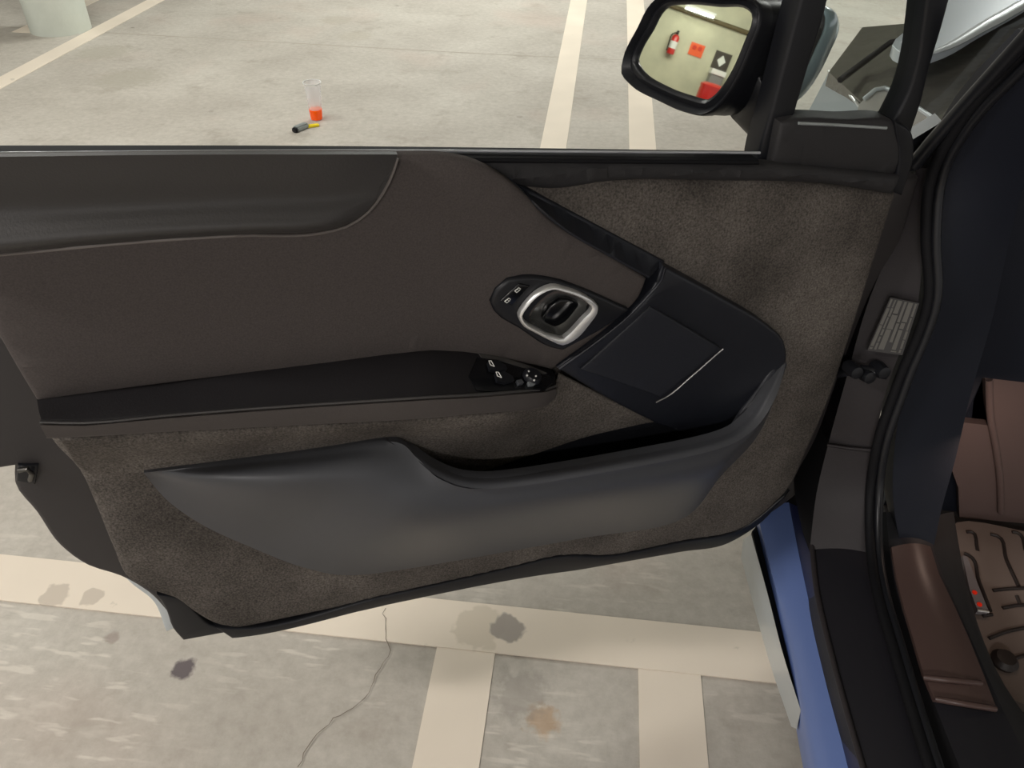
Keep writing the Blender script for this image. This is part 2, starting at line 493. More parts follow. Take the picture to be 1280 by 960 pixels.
def paint_material():
    M = bpy.data.materials.new('worn_line_paint'); M.use_nodes = True
    nt = M.node_tree; b = nt.nodes['Principled BSDF']; N = nt.nodes.new; K = nt.links.new
    b.inputs['Roughness'].default_value = 0.6
    geo = N('ShaderNodeNewGeometry')
    n = N('ShaderNodeTexNoise'); n.inputs['Scale'].default_value = 16; n.inputs['Detail'].default_value = 6; n.inputs['Roughness'].default_value = 0.6
    K(geo.outputs['Position'], n.inputs['Vector'])
    r = N('ShaderNodeValToRGB'); e = r.color_ramp.elements
    e[0].position = 0.68; e[0].color = (*lin((236, 223, 205)), 1); e[1].position = 0.76; e[1].color = (*lin((190, 180, 164)), 1)
    K(n.outputs['Fac'], r.inputs['Fac'])
    n2 = N('ShaderNodeTexNoise'); n2.inputs['Scale'].default_value = 3; K(geo.outputs['Position'], n2.inputs['Vector'])
    x = N('ShaderNodeMix'); x.data_type = 'RGBA'; x.blend_type = 'MULTIPLY'; x.inputs[0].default_value = 0.25
    K(r.outputs[0], x.inputs[6]); K(n2.outputs['Fac'], x.inputs[7])
    col = x.outputs[2]
    px, py = gxy(610, 787)
    for (qx, qy, rx, cc, st) in [(gxy(598, 786)[0], gxy(598, 786)[1], 0.052, (206, 194, 176), 0.9), (gxy(634, 788)[0], gxy(634, 788)[1], 0.034, (150, 142, 134), 0.9),
                                 (gxy(70, 745)[0], gxy(70, 745)[1], 0.03, (180, 168, 154), 0.7), (gxy(115, 747)[0], gxy(115, 747)[1], 0.022, (180, 168, 154), 0.7)]:
        vm = N('ShaderNodeVectorMath'); vm.operation = 'DISTANCE'; vm.inputs[1].default_value = (qx, qy, 0)
        K(geo.outputs['Position'], vm.inputs[0])
        nn = N('ShaderNodeTexNoise'); nn.inputs['Scale'].default_value = 40; K(geo.outputs['Position'], nn.inputs['Vector'])
        ad = N('ShaderNodeMath'); ad.operation = 'MULTIPLY_ADD'; K(nn.outputs['Fac'], ad.inputs[0]); ad.inputs[1].default_value = rx
        K(vm.outputs['Value'], ad.inputs[2])
        mr = N('ShaderNodeMapRange'); K(ad.outputs[0], mr.inputs['Value']); mr.inputs[1].default_value = rx * 1.35; mr.inputs[2].default_value = rx * 1.5
        mr.inputs[3].default_value = st; mr.inputs[4].default_value = 0
        y = N('ShaderNodeMix'); y.data_type = 'RGBA'; K(mr.outputs[0], y.inputs[0]); K(col, y.inputs[6]); y.inputs[7].default_value = (*lin(cc), 1)
        col = y.outputs[2]
    K(col, b.inputs['Base Color'])
    return M
PAINT = paint_material()
def line(p, q, wd_, z=0.002):
    p = np.array([*p, 0.0]); q = np.array([*q, 0.0]); s = nrm(np.cross(q - p, (0, 0, 1))) * wd_ / 2
    top = [p + s + ZV * z, q + s + ZV * z, q - s + ZV * z, p - s + ZV * z]
    return solid('painted_line', top, PAINT, fl, (0, 0, -z + 0.0002))
k = CAMZ
for y0_, y1_ in ((-3, 0.641 * k), (2.0, 9)):
    line((-0.116 * k, y0_), (-0.116 * k, y1_), 0.083 * k)
    line((0.169 * k, y0_), (0.169 * k, y1_), 0.086 * k)
line((-6, 0.681 * k), (6, 0.681 * k), 0.080 * k, 0.003)
a, b_ = G(0, 105), G(190, 0)
line((-2.83, 1.5), (-2.80, 9), 0.105)
a = G(100, 8); line((a[0] - 0.02, 4.4), (a[0], 9), 0.105)

# floor crack as a thin irregular groove strip
cr = [(480, 762), (483, 800), (486, 822), (470, 845), (462, 868), (440, 885), (410, 905), (385, 935), (372, 960)]
pts = [G(x, y) for x, y in cr]; random.seed(2)
dense = spl(pts, False, 0.012); L_, R_ = [], []
for i, p in enumerate(dense):
    t = nrm(dense[min(i + 1, len(dense) - 1)] - dense[max(i - 1, 0)]); s = np.array([-t[1], t[0], 0])
    p = p + s * random.uniform(-.004, .004); wv = random.uniform(.0003, .0009)
    L_.append(p + s * wv + ZV * .0036); R_.append(p - s * wv + ZV * .0036)
loft('floor_crack', [[a, b] for a, b in zip(L_, R_)], mat('crack_dark', (118, 108, 97), 0.9), fl, closed=False, caps=False)

def groove(px, hw, colr, z=.0006):
    P = spl([G(x, y) for x, y in px], False, 0.05); rows = []
    for i, p in enumerate(P):
        t = nrm(P[min(i + 1, len(P) - 1)] - P[max(i - 1, 0)]); s_ = np.array([-t[1], t[0], 0])
        h_ = hw * random.uniform(.6, 1.2); rows.append([p + s_ * h_ + ZV * z, p - s_ * h_ + ZV * z])
    return loft('slab_joint', rows, mat('joint_grime', colr, 0.9), fl, closed=False, caps=False)
groove([(-60, 30), (420, 57), (640, 69), (800, 76), (1000, 88)], .006, (168, 160, 148))

ce = box('ceiling', (-22, -9, CEIL), (16, 30, CEIL + 0.2), mat('ceiling_concrete', (170, 172, 162), 0.9, noise=(3, 4, (150, 152, 142), 0.3)))
tag(ce, 'flat concrete garage ceiling above the car', 'ceiling', kind='structure')
WX = -20.0
wl = box('wall_left', (WX - 0.2, -9, 0), (WX, 30, CEIL), mat('cream_block_wall', (204, 201, 176), 0.85, noise=(2.2, 3, (186, 184, 162), 0.2)))
tag(wl, 'cream painted block wall seen in the door mirror', 'wall', kind='structure')

# fluorescent fixtures
TUBEM = mat('lit_fluorescent_tube', (255, 255, 250), 0.4, emit=((250, 255, 240), 9.0))
WHITEMETAL = mat('white_fixture_metal', (225, 226, 222), 0.4)
def fixture(x, y, z, ln, label, ax='x', parent=None):
    t = empty('fluorescent_lamp', (x, y, z))
    d = np.array([1.0, 0, 0]) if ax == 'x' else np.array([0, 1.0, 0]); s = np.array([0, 1.0, 0]) if ax == 'x' else np.array([1.0, 0, 0])
    c = np.array([x, y, z])
    sec = [(-0.09, 0.03), (-0.05, 0.0), (0.05, 0.0), (0.09, 0.03), (0.05, 0.075), (-0.05, 0.075)]
    loft('housing', [[c + d * e * ln / 2 + s * u + ZV * v for u, v in sec] for e in (-1, 1)], WHITEMETAL, t)
    for sd in (-0.04, 0.04):
        rev('tube', [(0.013, -ln / 2 + 0.03), (0.016, -ln / 2 + 0.04), (0.016, ln / 2 - 0.04), (0.013, ln / 2 - 0.03)], c + s * sd - ZV * 0.02, TUBEM, t, 10, d)
    return tag(t, label, 'ceiling lamp', 'fluorescent lamps on the ceiling')
LB = ['fluorescent lamp on the ceiling nearest above the open door', 'fluorescent lamp on the ceiling over the orange drink', 'fluorescent lamp on the ceiling ahead of the car',
      'fluorescent lamp on the ceiling over the far left bays', 'fluorescent lamp on the ceiling behind the camera',
      'added unseen fluorescent lamp on the ceiling between the open door and the drink']
for (x, y, a), lb in zip(TUBES, LB): fixture(x, y, CEIL - 0.076, 1.3, lb)

# ================================================================ CAR
CARO = np.array([1.2, 0.9, 0.0])
car = empty('car', CARO)
tag(car, 'silver and blue car with its driver door standing open', 'car')

# ---------------------------------------------------------------- door shell (the part that carries all trim)
door = panel('door', [(-110, 232, 'c'), (-110, 588, 'c'), (0, 587), (18, 584, 'c'), (18, 606), (45, 642), (75, 684), (110, 709), (150, 722),
                      (185, 742), (212, 770), (232, 790, 'c'), (300, 788), (700, 706), (905, 672), (955, 648), (1010, 605), (1042, 535), (1063, 480),
                      (1088, 400), (1128, 300), (1150, 222, 'c'), (960, 232, 'c'), (500, 230)], -0.035, SHELL, car, back=-0.09, r=0.006)
outer = panel('outer_skin', [(-112, 262, 'c'), (-112, 575, 'c'), (10, 560), (60, 655), (100, 700), (148, 716), (168, 733), (188, 748), (208, 790, 'c'), (217, 786, 'c'),
                             (300, 770), (700, 690), (900, 650), (950, 620), (1030, 500), (1080, 380), (1115, 290, 'c'), (960, 262, 'c'), (500, 262)],
              -0.095, SILVER, door, thick=0.006, r=0.002)
# latch recess and striker catch at the rear edge
panel('latch', [(22, 582, 'c'), (48, 582, 'c'), (44, 606, 'c'), (20, 602, 'c')], -0.031, SATBLK, door, thick=0.01, r=0.002)
tube('latch_hook', [dw(D(24, 588, -.024)), dw(D(34, 586, -.020)), dw(D(40, 592, -.022)), dw(D(38, 600, -.026))], 0.003, mat('zinc_steel', (90, 88, 84), 0.35, metal=0.8), door)
panel('edge_bracket', [(196, 744, 'c'), (225, 748), (245, 766), (262, 781), (288, 786, 'c'), (284, 791, 'c'), (229, 801, 'c'), (216, 786), (208, 764)], -0.022, SATBLK, door, thick=0.02, r=0.003)

# ---------------------------------------------------------------- felt carrier panel
felt = panel('felt_panel', [(-60, 225, 'c'), (-60, 330), (0, 428), (46, 505), (62, 550), (98, 590), (118, 632), (140, 685), (163, 728), (192, 742), (218, 750), (242, 767), (266, 781), (292, 789, 'c'),
                            (480, 749), (640, 713), (700, 699), (760, 698), (850, 681), (930, 663), (983, 617), (1012, 560), (1040, 495), (1065, 420), (1097, 320), (1122, 242, 'c'),
                            (960, 225, 'c'), (500, 225)], 0.0, FELT, door, back=-0.035, r=0.008, bulge=0.004, L=0.05)
panel('lower_trim', [(268, 784, 'c'), (290, 799, 'c'), (300, 798), (480, 758), (690, 718), (720, 714), (760, 707), (850, 691), (910, 680), (948, 657), (988, 614, 'c'),
                     (930, 660), (850, 678), (760, 695), (700, 696), (640, 710), (480, 746), (292, 786)], 0.004, SATBLK, door, back=-0.033, r=0.003)
panel('belt_trim', [(540, 199, 'c'), (640, 200), (800, 202), (960, 206, 'c'), (1050, 214), (1128, 222, 'c'), (1117, 245, 'c'), (1045, 233), (900, 228), (760, 229), (690, 238), (640, 232), (590, 212)],
      0.010, RAILPL, door, back=-0.006, r=0.007, bulge=0.004, L=0.02, grid=0.02)
panel('belt_seal', [(-110, 199, 'c'), (300, 197), (950, 201, 'c'), (950, 207, 'c'), (300, 204), (-110, 206, 'c')], 0.016, RUBBER, door, back=-0.012, r=0.003)
tube('seal_highlight', [dw(p) for p in dspl([(-110, 193), (100, 190.5), (300, 189), (520, 188.5), (700, 189.5), (950, 191)], 0.003)], 0.0014, mat('seal_highlight_bright', (190, 192, 196), 0.25, metal=0.4), door, n=6)  # bright line standing for the highlight along the belt seal

# ---------------------------------------------------------------- brown fabric panel
HC = D(700, 391, 0.03)
def hp(px, w): return [D(x, y, w) for x, y in px]
RINGPX = [(649, 394), (656, 382), (675, 364), (690, 358), (706, 361), (738, 375), (746, 382), (745, 391), (738, 401), (715, 425), (703, 430), (692, 426), (672, 416), (652, 403)]
fab_hole = ([D(x, y, 0.034) for x, y in [(662, 396), (690, 368), (735, 384), (705, 422)]], [False] * 4)
fabric = panel('fabric_panel', [(-110, 199, 'c'), (500, 195), (560, 196), (598, 205), (634, 225), (660, 247), (690, 277), (740, 307), (809, 349, 'c'), (800, 372), (770, 402), (690, 463, 'c'),
                                (650, 455), (600, 446), (550, 442), (400, 459), (200, 482), (46, 503, 'c'), (20, 460), (0, 425), (-50, 345), (-110, 300, 'c')], 0.030, FABRIC, door,
               thick=0.012, r=0.005, bulge=0.004, L=0.08, grid=0.03, holes=[fab_hole])
panel('panel_core', [(-108, 222, 'c'), (560, 222), (600, 226), (640, 252), (690, 290), (740, 318), (790, 350, 'c'), (690, 455, 'c'), (550, 436), (400, 452), (60, 490, 'c'), (0, 415), (-108, 290, 'c')], 0.018, RUBBER, door, back=-0.002, r=0.002,
      holes=[([D(x, y, 0.018) for x, y in [(664, 392), (692, 366), (735, 384), (706, 420)]], [False] * 4)])
pad = railpanel('shoulder_pad', [
    [(-110, 197, .056), (0, 196, .056), (150, 194, .056), (300, 193, .055), (400, 193, .053), (460, 193, .047), (497, 193, .038)],
    [(-110, 228, .049), (0, 227, .049), (150, 225, .049), (300, 223, .048), (400, 222, .047), (450, 219, .043), (491, 213, .037)],
    [(-110, 262, .043), (0, 259, .043), (150, 255, .043), (300, 249, .043), (395, 247, .042), (442, 243, .040), (480, 236, .036)],
    [(-110, 294, .050), (0, 287, .050), (150, 277, .050), (300, 270, .050), (385, 269, .050), (430, 264, .047), (466, 256, .037)],
    [(-110, 318, .055), (0, 309, .055), (150, 295, .055), (300, 286, .055), (378, 284, .054), (420, 279, .049), (457, 267, .036)],
    [(-110, 326, .042), (0, 317, .042), (150, 303, .042), (300, 293, .042), (375, 291, .042), (415, 287, .039), (450, 273, .036)]],
    LEATHER, door, thick=0.007, nr=24, edge=0.002)
tube('pad_seam', [dw(p) for p in dspl([(497, 198), (492, 214), (479, 241), (461, 265), (433, 283.5), (400, 291.5), (300, 294.5), (150, 304.5), (0, 318.5), (-110, 327.5)], 0.037)], 0.0014, mat('seam_highlight', (112, 106, 102), 0.5), door, n=6)  # pad seam, its highlight put into a lighter colour
panel('edge_strip', [(634, 224, .012, 'c'), (662, 238, .010), (720, 268, .008), (780, 300, .008), (832, 328, .010, 'c'), (811, 349, .031, 'c'), (760, 321, .031), (705, 289, .031), (672, 262, .031)],
      0.02, ACCENT, door, back=-0.003, r=0.003, grid=0.02)

# ---------------------------------------------------------------- dark wedge between handle and pocket
wedge = panel('accent_panel', [(830, 333, .022, 'c'), (905, 374, .02), (962, 409, .02), (980, 426, .02), (984, 446, .022), (972, 482, .025), (950, 520, .03), (925, 548, .03, 'c'), (880, 548, .015), (822, 531, .022, 'c'),
                               (760, 499, .03), (697, 461, .034, 'c'), (742, 428, .036), (792, 390, .036), (816, 364, .034)], 0.03, ACCENT, door, back=-0.002, r=0.004, bulge=0.0, grid=0.025)
panel('inset_panel', [(813, 383, .036, 'c'), (902, 436, .031, 'c'), (826, 497, .034, 'c'), (726, 462, .038, 'c')], 0.033, INSET, door, thick=0.012, r=0.0025)
tube('wedge_lip', [dw(p) for p in dspl([(832, 335), (827, 350), (812, 368), (785, 396), (745, 428), (699, 461)], 0.037)], [0.0015 + 0.0012 * math.sin(i / 20) for i in range(200)], ACCENT, door, n=8)
tube('inset_edge_glint', [dw(p) for p in dspl([(820, 503), (832, 497), (865, 470), (904, 436)], 0.0355)], 0.0009, EDGE, door, n=6)  # small ridge whose highlight is put into its bright colour
panel('pocket_end', [(978, 455, .020, 'c'), (975, 478, .03), (962, 505, .045), (938, 533, .06), (905, 553, .06, 'c'), (925, 520, .035), (950, 485, .028), (966, 462, .024)], 0.04, mat('dark_pocket_plastic', (48, 49, 55), 0.4, spec=0.4), door, thick=0.006, r=0.003, grid=0.015)

# ---------------------------------------------------------------- map pocket
panel('pocket_back', [(72, 549, .045, 'c'), (200, 541, .055), (400, 531, .065), (560, 521, .072), (640, 514, .066), (688, 502, .045, 'c'), (700, 468, .028, 'c'), (818, 528, .024, 'c'),
                      (735, 547, .016), (650, 575, .012), (590, 592, .012), (545, 585, .016), (500, 556, .040), (400, 566, .040), (300, 578, .036), (180, 592, .028, 'c'), (114, 592, .010)], 0.03,
      FELT, door, thick=0.004, r=0.003, grid=0.02)
panel('pocket_shadow_liner', [(500, 562, .010, 'c'), (560, 570, .008), (640, 560, .008), (740, 535, .012), (822, 526, .014, 'c'), (915, 535, .012, 'c'), (890, 600, .004, 'c'), (700, 640, .002), (560, 660, .002), (500, 640, .002, 'c')], 0.006, SATBLK, door, thick=0.004, r=0.001)  # black sheet added for the shadow behind the pocket rim
pocket = railpanel('map_pocket', [
    [(180, 591, .032), (300, 577, .042), (400, 564, .047), (490, 552, .052), (522, 573, .064), (552, 600, .080), (610, 611, .086), (760, 589, .084), (890, 563, .079), (940, 537, .067), (968, 497, .049), (982, 450, .020)],
    [(181, 593, .012), (212, 628, .006), (262, 661, .004), (330, 691, .004), (382, 710, .005), (440, 719, .006), (540, 706, .006), (720, 674, .006), (848, 651, .006), (902, 594, .008), (950, 540, .010), (984, 456, .014)]],
    PLASTIC, door, thick=0.010, nr=22, amp=[0, .030, .044, .046, .044, .040, .036, .034, .032, .026, .014, 0], shape=lambda v: (math.sin(math.pi * v ** 0.95) ** 1.25) if 0 < v < 1 else 0.0)
railpanel('pocket_rim', [
    [(488, 551, .048), (516, 562, .052), (548, 583, .062), (585, 596, .070), (640, 595, .071), (762, 575, .070), (890, 549, .065), (932, 526, .055), (958, 490, .040), (979, 452, .019)],
    [(486, 551.5, .052), (514, 565, .057), (546, 588, .072), (584, 602, .083), (640, 601.5, .085), (762, 582, .083), (891, 556, .077), (936, 532, .065), (962, 494, .047), (980, 453, .021)],
    [(485, 552, .053), (513, 568, .060), (543, 593, .078), (583, 609, .089), (640, 609, .090), (762, 589.5, .088), (892, 563, .083), (941, 538, .071), (969, 498, .053), (982, 455, .023)]], PLASTIC, door, thick=0.012, nr=10, edge=0.003)

# ---------------------------------------------------------------- armrest
back_px = [(46, 499), (100, 491), (200, 480), (300, 465), (400, 452), (480, 442), (540, 436), (580, 438), (620, 444), (660, 455), (684, 463), (694, 470)]
front_px = [(50, 528), (104, 529), (204, 520), (304, 512), (404, 505), (484, 500), (545, 496), (585, 494), (625, 491), (662, 488), (684, 486), (695, 482)]
low_px = [(58, 548), (108, 546), (206, 540), (306, 535), (406, 530), (486, 526), (547, 522), (588, 518), (628, 515), (662, 513), (684, 507), (695, 496)]
rows = []
ARMW = [.064, .068, .071, .074, .079, .087, .092, .090, .081, .068, .056, .046]
TOPZ = []
for b, f_, l in zip(back_px, front_px, low_px):
    B = D(b[0], b[1], 0.028)
    F = wd(G(f_[0], f_[1], B[1] - 0.002))
    F[2] = ARMW[len(TOPZ)]
    F = D(f_[0], f_[1], F[2])
    Lw = D(l[0], l[1], F[2] - 0.004)
    TOPZ.append((B, F))
    r = 0.006
    mid = B * 0.5 + F * 0.5 - np.array([0, 0.002, 0])
    sec = [B - np.array([0, 0, 0.02]), B, mid, F + np.array([0, 0, -r]), F + np.array([0, -0.3 * r, -0.3 * r]), F + np.array([0, -r, 0]), Lw + np.array([0, r, 0.001]), Lw + np.array([0, 0.002, -0.002]), Lw + np.array([0, 0, -r]),
           np.array([Lw[0], Lw[1] + 0.004, 0.02])]
    rows.append([dw(p) for p in sec])
# smooth along the length
def densify(rows, n=4):
    out = []
    for j in range(len(rows[0])):
        out.append(spl([r[j] for r in rows], False, 1e9) if False else None)
    R2 = []
    for i in range(len(rows) - 1):
        for t in range(n):
            R2.append([a * (1 - t / n) + b * (t / n) for a, b in zip(rows[i], rows[i + 1])])
    R2.append(rows[-1]); return R2
arm = loft('armrest', densify(rows, 3), ARMTOP, door, angle=50)
front_rail = [dw(F + np.array([0, 0.0005, 0.0005])) for B, F in TOPZ]
tube('armrest_seam', spl(front_rail, False, 0.02), 0.0014, LEATHER, door, n=6)
fr2 = []
for (b, f_, l), (B, F) in zip(zip(back_px, front_px, low_px), TOPZ):
    fr2.append([dw(p) for p in (D(f_[0], f_[1] + 3, F[2] + .001), D(f_[0], f_[1] + 4, F[2] + .003), D(l[0], l[1] - 2, F[2] + .0015), D(l[0], l[1], F[2] - .002))])
# lighter wrapped front band of the armrest
loft('armrest_front', [[*r, r[-1] - DN * .008, r[0] - DN * .008] for r in densify(fr2, 3)], mat('brown_black_wrap', (76, 71, 69), 0.7, spec=0.25, bump=(500, 0.2, 0.001)), door, angle=50)

# switch cluster on the armrest top
B1, F1 = TOPZ[6]; B2, F2 = TOPZ[9]
pA, pB, pC = dw(B1), dw(B2), dw((F1 + F2) / 2)
tn = nrm(np.cross(pB - pA, pC - pA)); tn = tn if tn[2] > 0 else -tn
pA = pA + tn * 0.001
def T(px, py, h=0.0): return onplane(px, py, pA + tn * h, tn)
def topslab(name, px, h, th, material, parent=door, bev=0.0):
    return solid(name, [T(x, y, h) for x, y in px], material, parent, -tn * th)
topslab('switch_panel', [(598, 442), (625, 447), (655, 456), (680, 465), (690, 471), (691, 478), (684, 484), (655, 487), (612, 489), (596, 488), (586, 470)], 0.003, 0.012, GLOSSBLK)
topslab('switch_bezel_strip', [(598, 441), (630, 447), (662, 457), (684, 466), (680, 467), (655, 459), (628, 451), (602, 446)], 0.0045, 0.004, mat('grey_switch_trim', (62, 60, 58), 0.45))
for (x, y) in ((620, 457), (629, 471)):
    topslab('window_switch', [(x - 10, y - 5), (x + 2, y - 7), (x + 12, y - 1), (x + 14, y + 4), (x + 3, y + 7), (x - 7, y + 5)], 0.007, 0.006, SATBLK)
    for (ax, ay, bx, by) in ((-3, -4, -1, 1), (-1, 1, 4, 3), (-3, -4, 0, -4), (0, -4, 4, 3)):
        tube('window_icon', [T(x - 6 + ax, y - 2 + ay, .0076), T(x - 6 + bx, y - 2 + by, .0076)], 0.00055, WHITEPR, door, n=5)
kc = T(664, 472, 0.004)
rev('mirror_knob', [(0.011, 0), (0.011, 0.004), (0.009, 0.007), (0.0, 0.007)], kc, SATBLK, door, 20, tn)
for (x, y) in ((661, 464), (659, 469), (670, 470), (668, 475)):
    q = T(x, y, 0.0115); rev('knob_mark', [(0.0011, -0.001), (0.0011, 0.0004), (0, 0.0006)], q, WHITEPR, door, 6, tn)
topslab('fold_switch', [(646, 475), (652, 474), (655, 478), (649, 480)], 0.007, 0.005, mat('grey_switch', (70, 72, 76), 0.4))
topslab('child_lock_switch', [(660, 477), (667, 476), (669, 480), (662, 481)], 0.007, 0.005, mat('pale_switch', (120, 124, 126), 0.35))

# ---------------------------------------------------------------- inner handle
panel('handle_bezel', [(613, 378), (620, 363), (635, 350), (655, 346), (690, 349), (740, 366), (787, 388, 'c'), (765, 405), (704, 439, 'c'), (690, 436), (650, 412), (618, 390)], 0.040, SATBLK, door, thick=0.012, r=0.004,
      holes=[([D(x, y, 0.040) for x, y in [(661, 394), (692, 364), (737, 383), (706, 424)]], [False] * 4)])
cen = np.mean([D(x, y, 0.04) for x, y in RINGPX], axis=0)
ring = spl([D(x, y, 0.046) for x, y in RINGPX], True, 0.006)
bowl_rows = []
for s, dz in ((1.0, -0.002), (0.93, -0.006), (0.82, -0.016), (0.66, -0.027), (0.4, -0.031), (0.1, -0.032), (0.004, -0.032)):
    bowl_rows.append([dw(np.array([cen[0] + (p[0] - cen[0]) * s, cen[1] + (p[1] - cen[1]) * s, 0.046 + dz])) for p in ring])
loft('handle_bowl', bowl_rows, BOWLM, door, angle=80, caps=False)
lev = []
nR = len(ring)
for i, p in enumerate(ring):
    a = math.atan2(p[1] - cen[1], p[0] - cen[0])
    wide = 0.0036 + 0.0075 * max(0, math.cos(a + 0.75)) ** 2
    pa, pb = ring[i - 1], ring[(i + 1) % nR]
    t = nrm((pb - pa)[:2]); nv = np.array([t[1], -t[0], 0]); nv = nv if nv[:2] @ (p - cen)[:2] > 0 else -nv
    up = np.array([0, 0, 1.0])
    sec = [p + nv * 0.001 - up * 0.005, p + nv * 0.001 + up * 0.001, p + up * 0.0025, p - nv * wide * 0.6 + up * 0.0028, p - nv * wide + up * 0.001, p - nv * wide - up * 0.006]
    lev.append([dw(q) for q in sec])
loft('door_lever', lev, CHROME, door, loop=True, angle=50)
panel('lever_plate', [(678, 398), (700, 374), (728, 384), (712, 410), (690, 416)], 0.024, GLOSSBLK, door, thick=0.008, r=0.003)
panel('lock_button', [(626, 376, 'c'), (649, 355, 'c'), (663, 358, 'c'), (640, 383, 'c')], 0.0425, GLOSSBLK, door, thick=0.004, r=0.0015)
for (x, y) in ((646.5, 363), (634, 376)):
    def q(dx, dy): return dw(D(x + dx, y + dy, 0.0434))
    tube('lock_icon', [q(-3.2, 0.6), q(0, -1.6), q(2.6, 0.4), q(-0.6, 2.6), q(-3.2, 0.6)], 0.0006, WHITEPR, door, n=5)
    tube('lock_icon', [q(0.2, -1.8), q(2, -3.4), q(4.2, -2.0), q(2.8, 0.2)], 0.0005, WHITEPR, door, n=5)

# ---------------------------------------------------------------- quarter window
panel('window_divider', [(1062, -230, 'c'), (1108, -230, 'c'), (1042, -30), (1033, 12), (1012, 82), (992, 150, 'c'), (974, 216, 'c'), (946, 216, 'c'), (948, 198), (964, 140), (985, 60)], -0.015, SATBLK, door, thick=0.03, r=0.004)
panel('quarter_frame', [(1215, -230, 'c'), (1262, -230, 'c'), (1196, -30), (1178, 36), (1164, 82), (1152, 130), (1139, 168, 'c'), (1118, 152, 'c'), (1136, 116), (1148, 74), (1156, 20), (1163, -30)], -0.015, SATBLK, door, thick=0.03, r=0.004)
panel('mirror_base', [(976, 153, 'c'), (990, 150), (1060, 150), (1122, 152), (1137, 162), (1140, 190), (1133, 213, 'c'), (1104, 222), (1094, 222), (1035, 220), (964, 216, 'c')], -0.002, RAILPL, door, thick=0.028, r=0.005, bulge=0.002, L=0.02, grid=0.02)
tube('base_lip', [dw(p) for p in dspl([(998, 154), (1050, 156.5), (1108, 160)], -0.001)], 0.0018, mat('pale_lip', (170, 176, 176), 0.3, metal=0.3), door, n=6)
panel('quarter_glass', [(1090, -225, 'c'), (1225, -225, 'c'), (1166, -25), (1154, 60), (1138, 118), (1122, 152, 'c'), (988, 152, 'c')], -0.028, GLASS, door, thick=0.004, r=0.001)
panel('corner_trim', [(1118, 150, 'c'), (1140, 165), (1143, 195), (1128, 245, 'c'), (1115, 240, 'c'), (1124, 205)], 0.002, SATBLK, door, thick=0.03, r=0.003)

# ---------------------------------------------------------------- side mirror
side = empty('side_mirror', dw(D(868, 150, -0.12))); side.parent = car; side.location = Vector(WPOS[side.name] - CARO)
dray = nrm(ray(868, 63))
MC = dw(D(868, 63, -0.12))
mn = nrm(nrm((-0.97, -0.1, 0.02)) - dray)
def MP(px, py, off=0.0): return onplane(px, py, MC + mn * off, mn)
glass_px = [(836, 9), (856, 6), (900, 9), (936, 13), (942, 19), (941, 30), (934, 47), (917, 87), (904, 108), (893, 120), (884, 125), (874, 122), (837, 109), (801, 84), (797, 77), (801, 64), (817, 36), (829, 14)]
gp = spl([MP(x, y) for x, y in glass_px], True, 0.008)
loft('mirror_glass', [[p - mn * 0.004 for p in gp], gp], MIRROR, side, angle=20)
out_px = [(832, -6), (860, -9), (905, -5), (945, -2), (957, 8), (957, 28), (947, 55), (930, 95), (914, 122), (900, 138), (884, 145), (866, 142), (830, 127), (792, 105), (782, 92), (784, 74), (803, 34), (818, 6)]
op = spl([MP(x, y) for x, y in out_px], True, 0.008)
def resample(P, n):
    P = [np.array(p) for p in P]; P.append(P[0]); d = np.cumsum([0] + [np.linalg.norm(P[i + 1] - P[i]) for i in range(len(P) - 1)])
    out = []
    for k in range(n):
        s = d[-1] * k / n; i = min(np.searchsorted(d, s, 'right') - 1, len(P) - 2); t = (s - d[i]) / max(1e-9, d[i + 1] - d[i]); out.append(P[i] * (1 - t) + P[i + 1] * t)
    return out
gp, op = resample(gp, 64), resample(op, 64)
mc = np.mean(op, axis=0)
def shr(P, s, off, sh=(0, 0, 0)): return [mc + (p - mc) * s + mn * off + np.array(sh) for p in P]
loft('mirror_bezel', [shr(gp, 1.0, 0.0005), shr(gp, 1.02, 0.004), [a * .75 + b * .25 + mn * .006 for a, b in zip(gp, op)], [a * .45 + b * .55 + mn * .002 for a, b in zip(gp, op)], shr(op, 0.975, 0.010), shr(op, 0.99, 0.009), shr(op, 1.0, 0.005), shr(op, 1.0, -0.012), shr(gp, 1.0, -0.012)], SATBLK, side, angle=60, loop=True)
back_dir = -mn
def shd(o): return DU * (o * 0.12)
loft('mirror_housing', [shr(op, 0.99, -0.010), shr(op, 1.01, -0.03, shd(.02)), shr(op, 1.0, -0.07, shd(.055)), shr(op, 0.98, -0.10, shd(.085))], SATBLK, side, angle=60)
loft('mirror_cap', [shr(op, 0.99, -0.1005, shd(.085)), shr(op, 1.01, -0.104, shd(.088)), shr(op, 0.97, -0.125, shd(.10)), shr(op, 0.86, -0.145, shd(.12)), shr(op, 0.62, -0.160, shd(.13)), shr(op, 0.3, -0.168, shd(.13)), shr(op, 0.03, -0.170, shd(.13))], mat('blue_grey_silver_paint', (150, 172, 180), 0.3, metal=0.25, coat=0.6), side, angle=60)
# foot that joins the housing to the door
f0 = MP(915, 95, -0.02); f1 = MP(930, 130, -0.02)
foot = []
for (x, y, o, rr) in ((925, 100, -0.04, 0.045), (945, 135, -0.05, 0.034), (968, 165, -0.06, 0.026), (990, 180, -0.06, 0.026)):
    c = MP(x, y, o)
    foot.append([c + (np.array([0, 0, 1]) * math.cos(a) + nrm(np.cross(ZV, DU)) * math.sin(a) * 0.8) * rr for a in [2 * math.pi * j / 14 for j in range(14)]])
loft('mirror_foot', foot, SATBLK, side, angle=60)

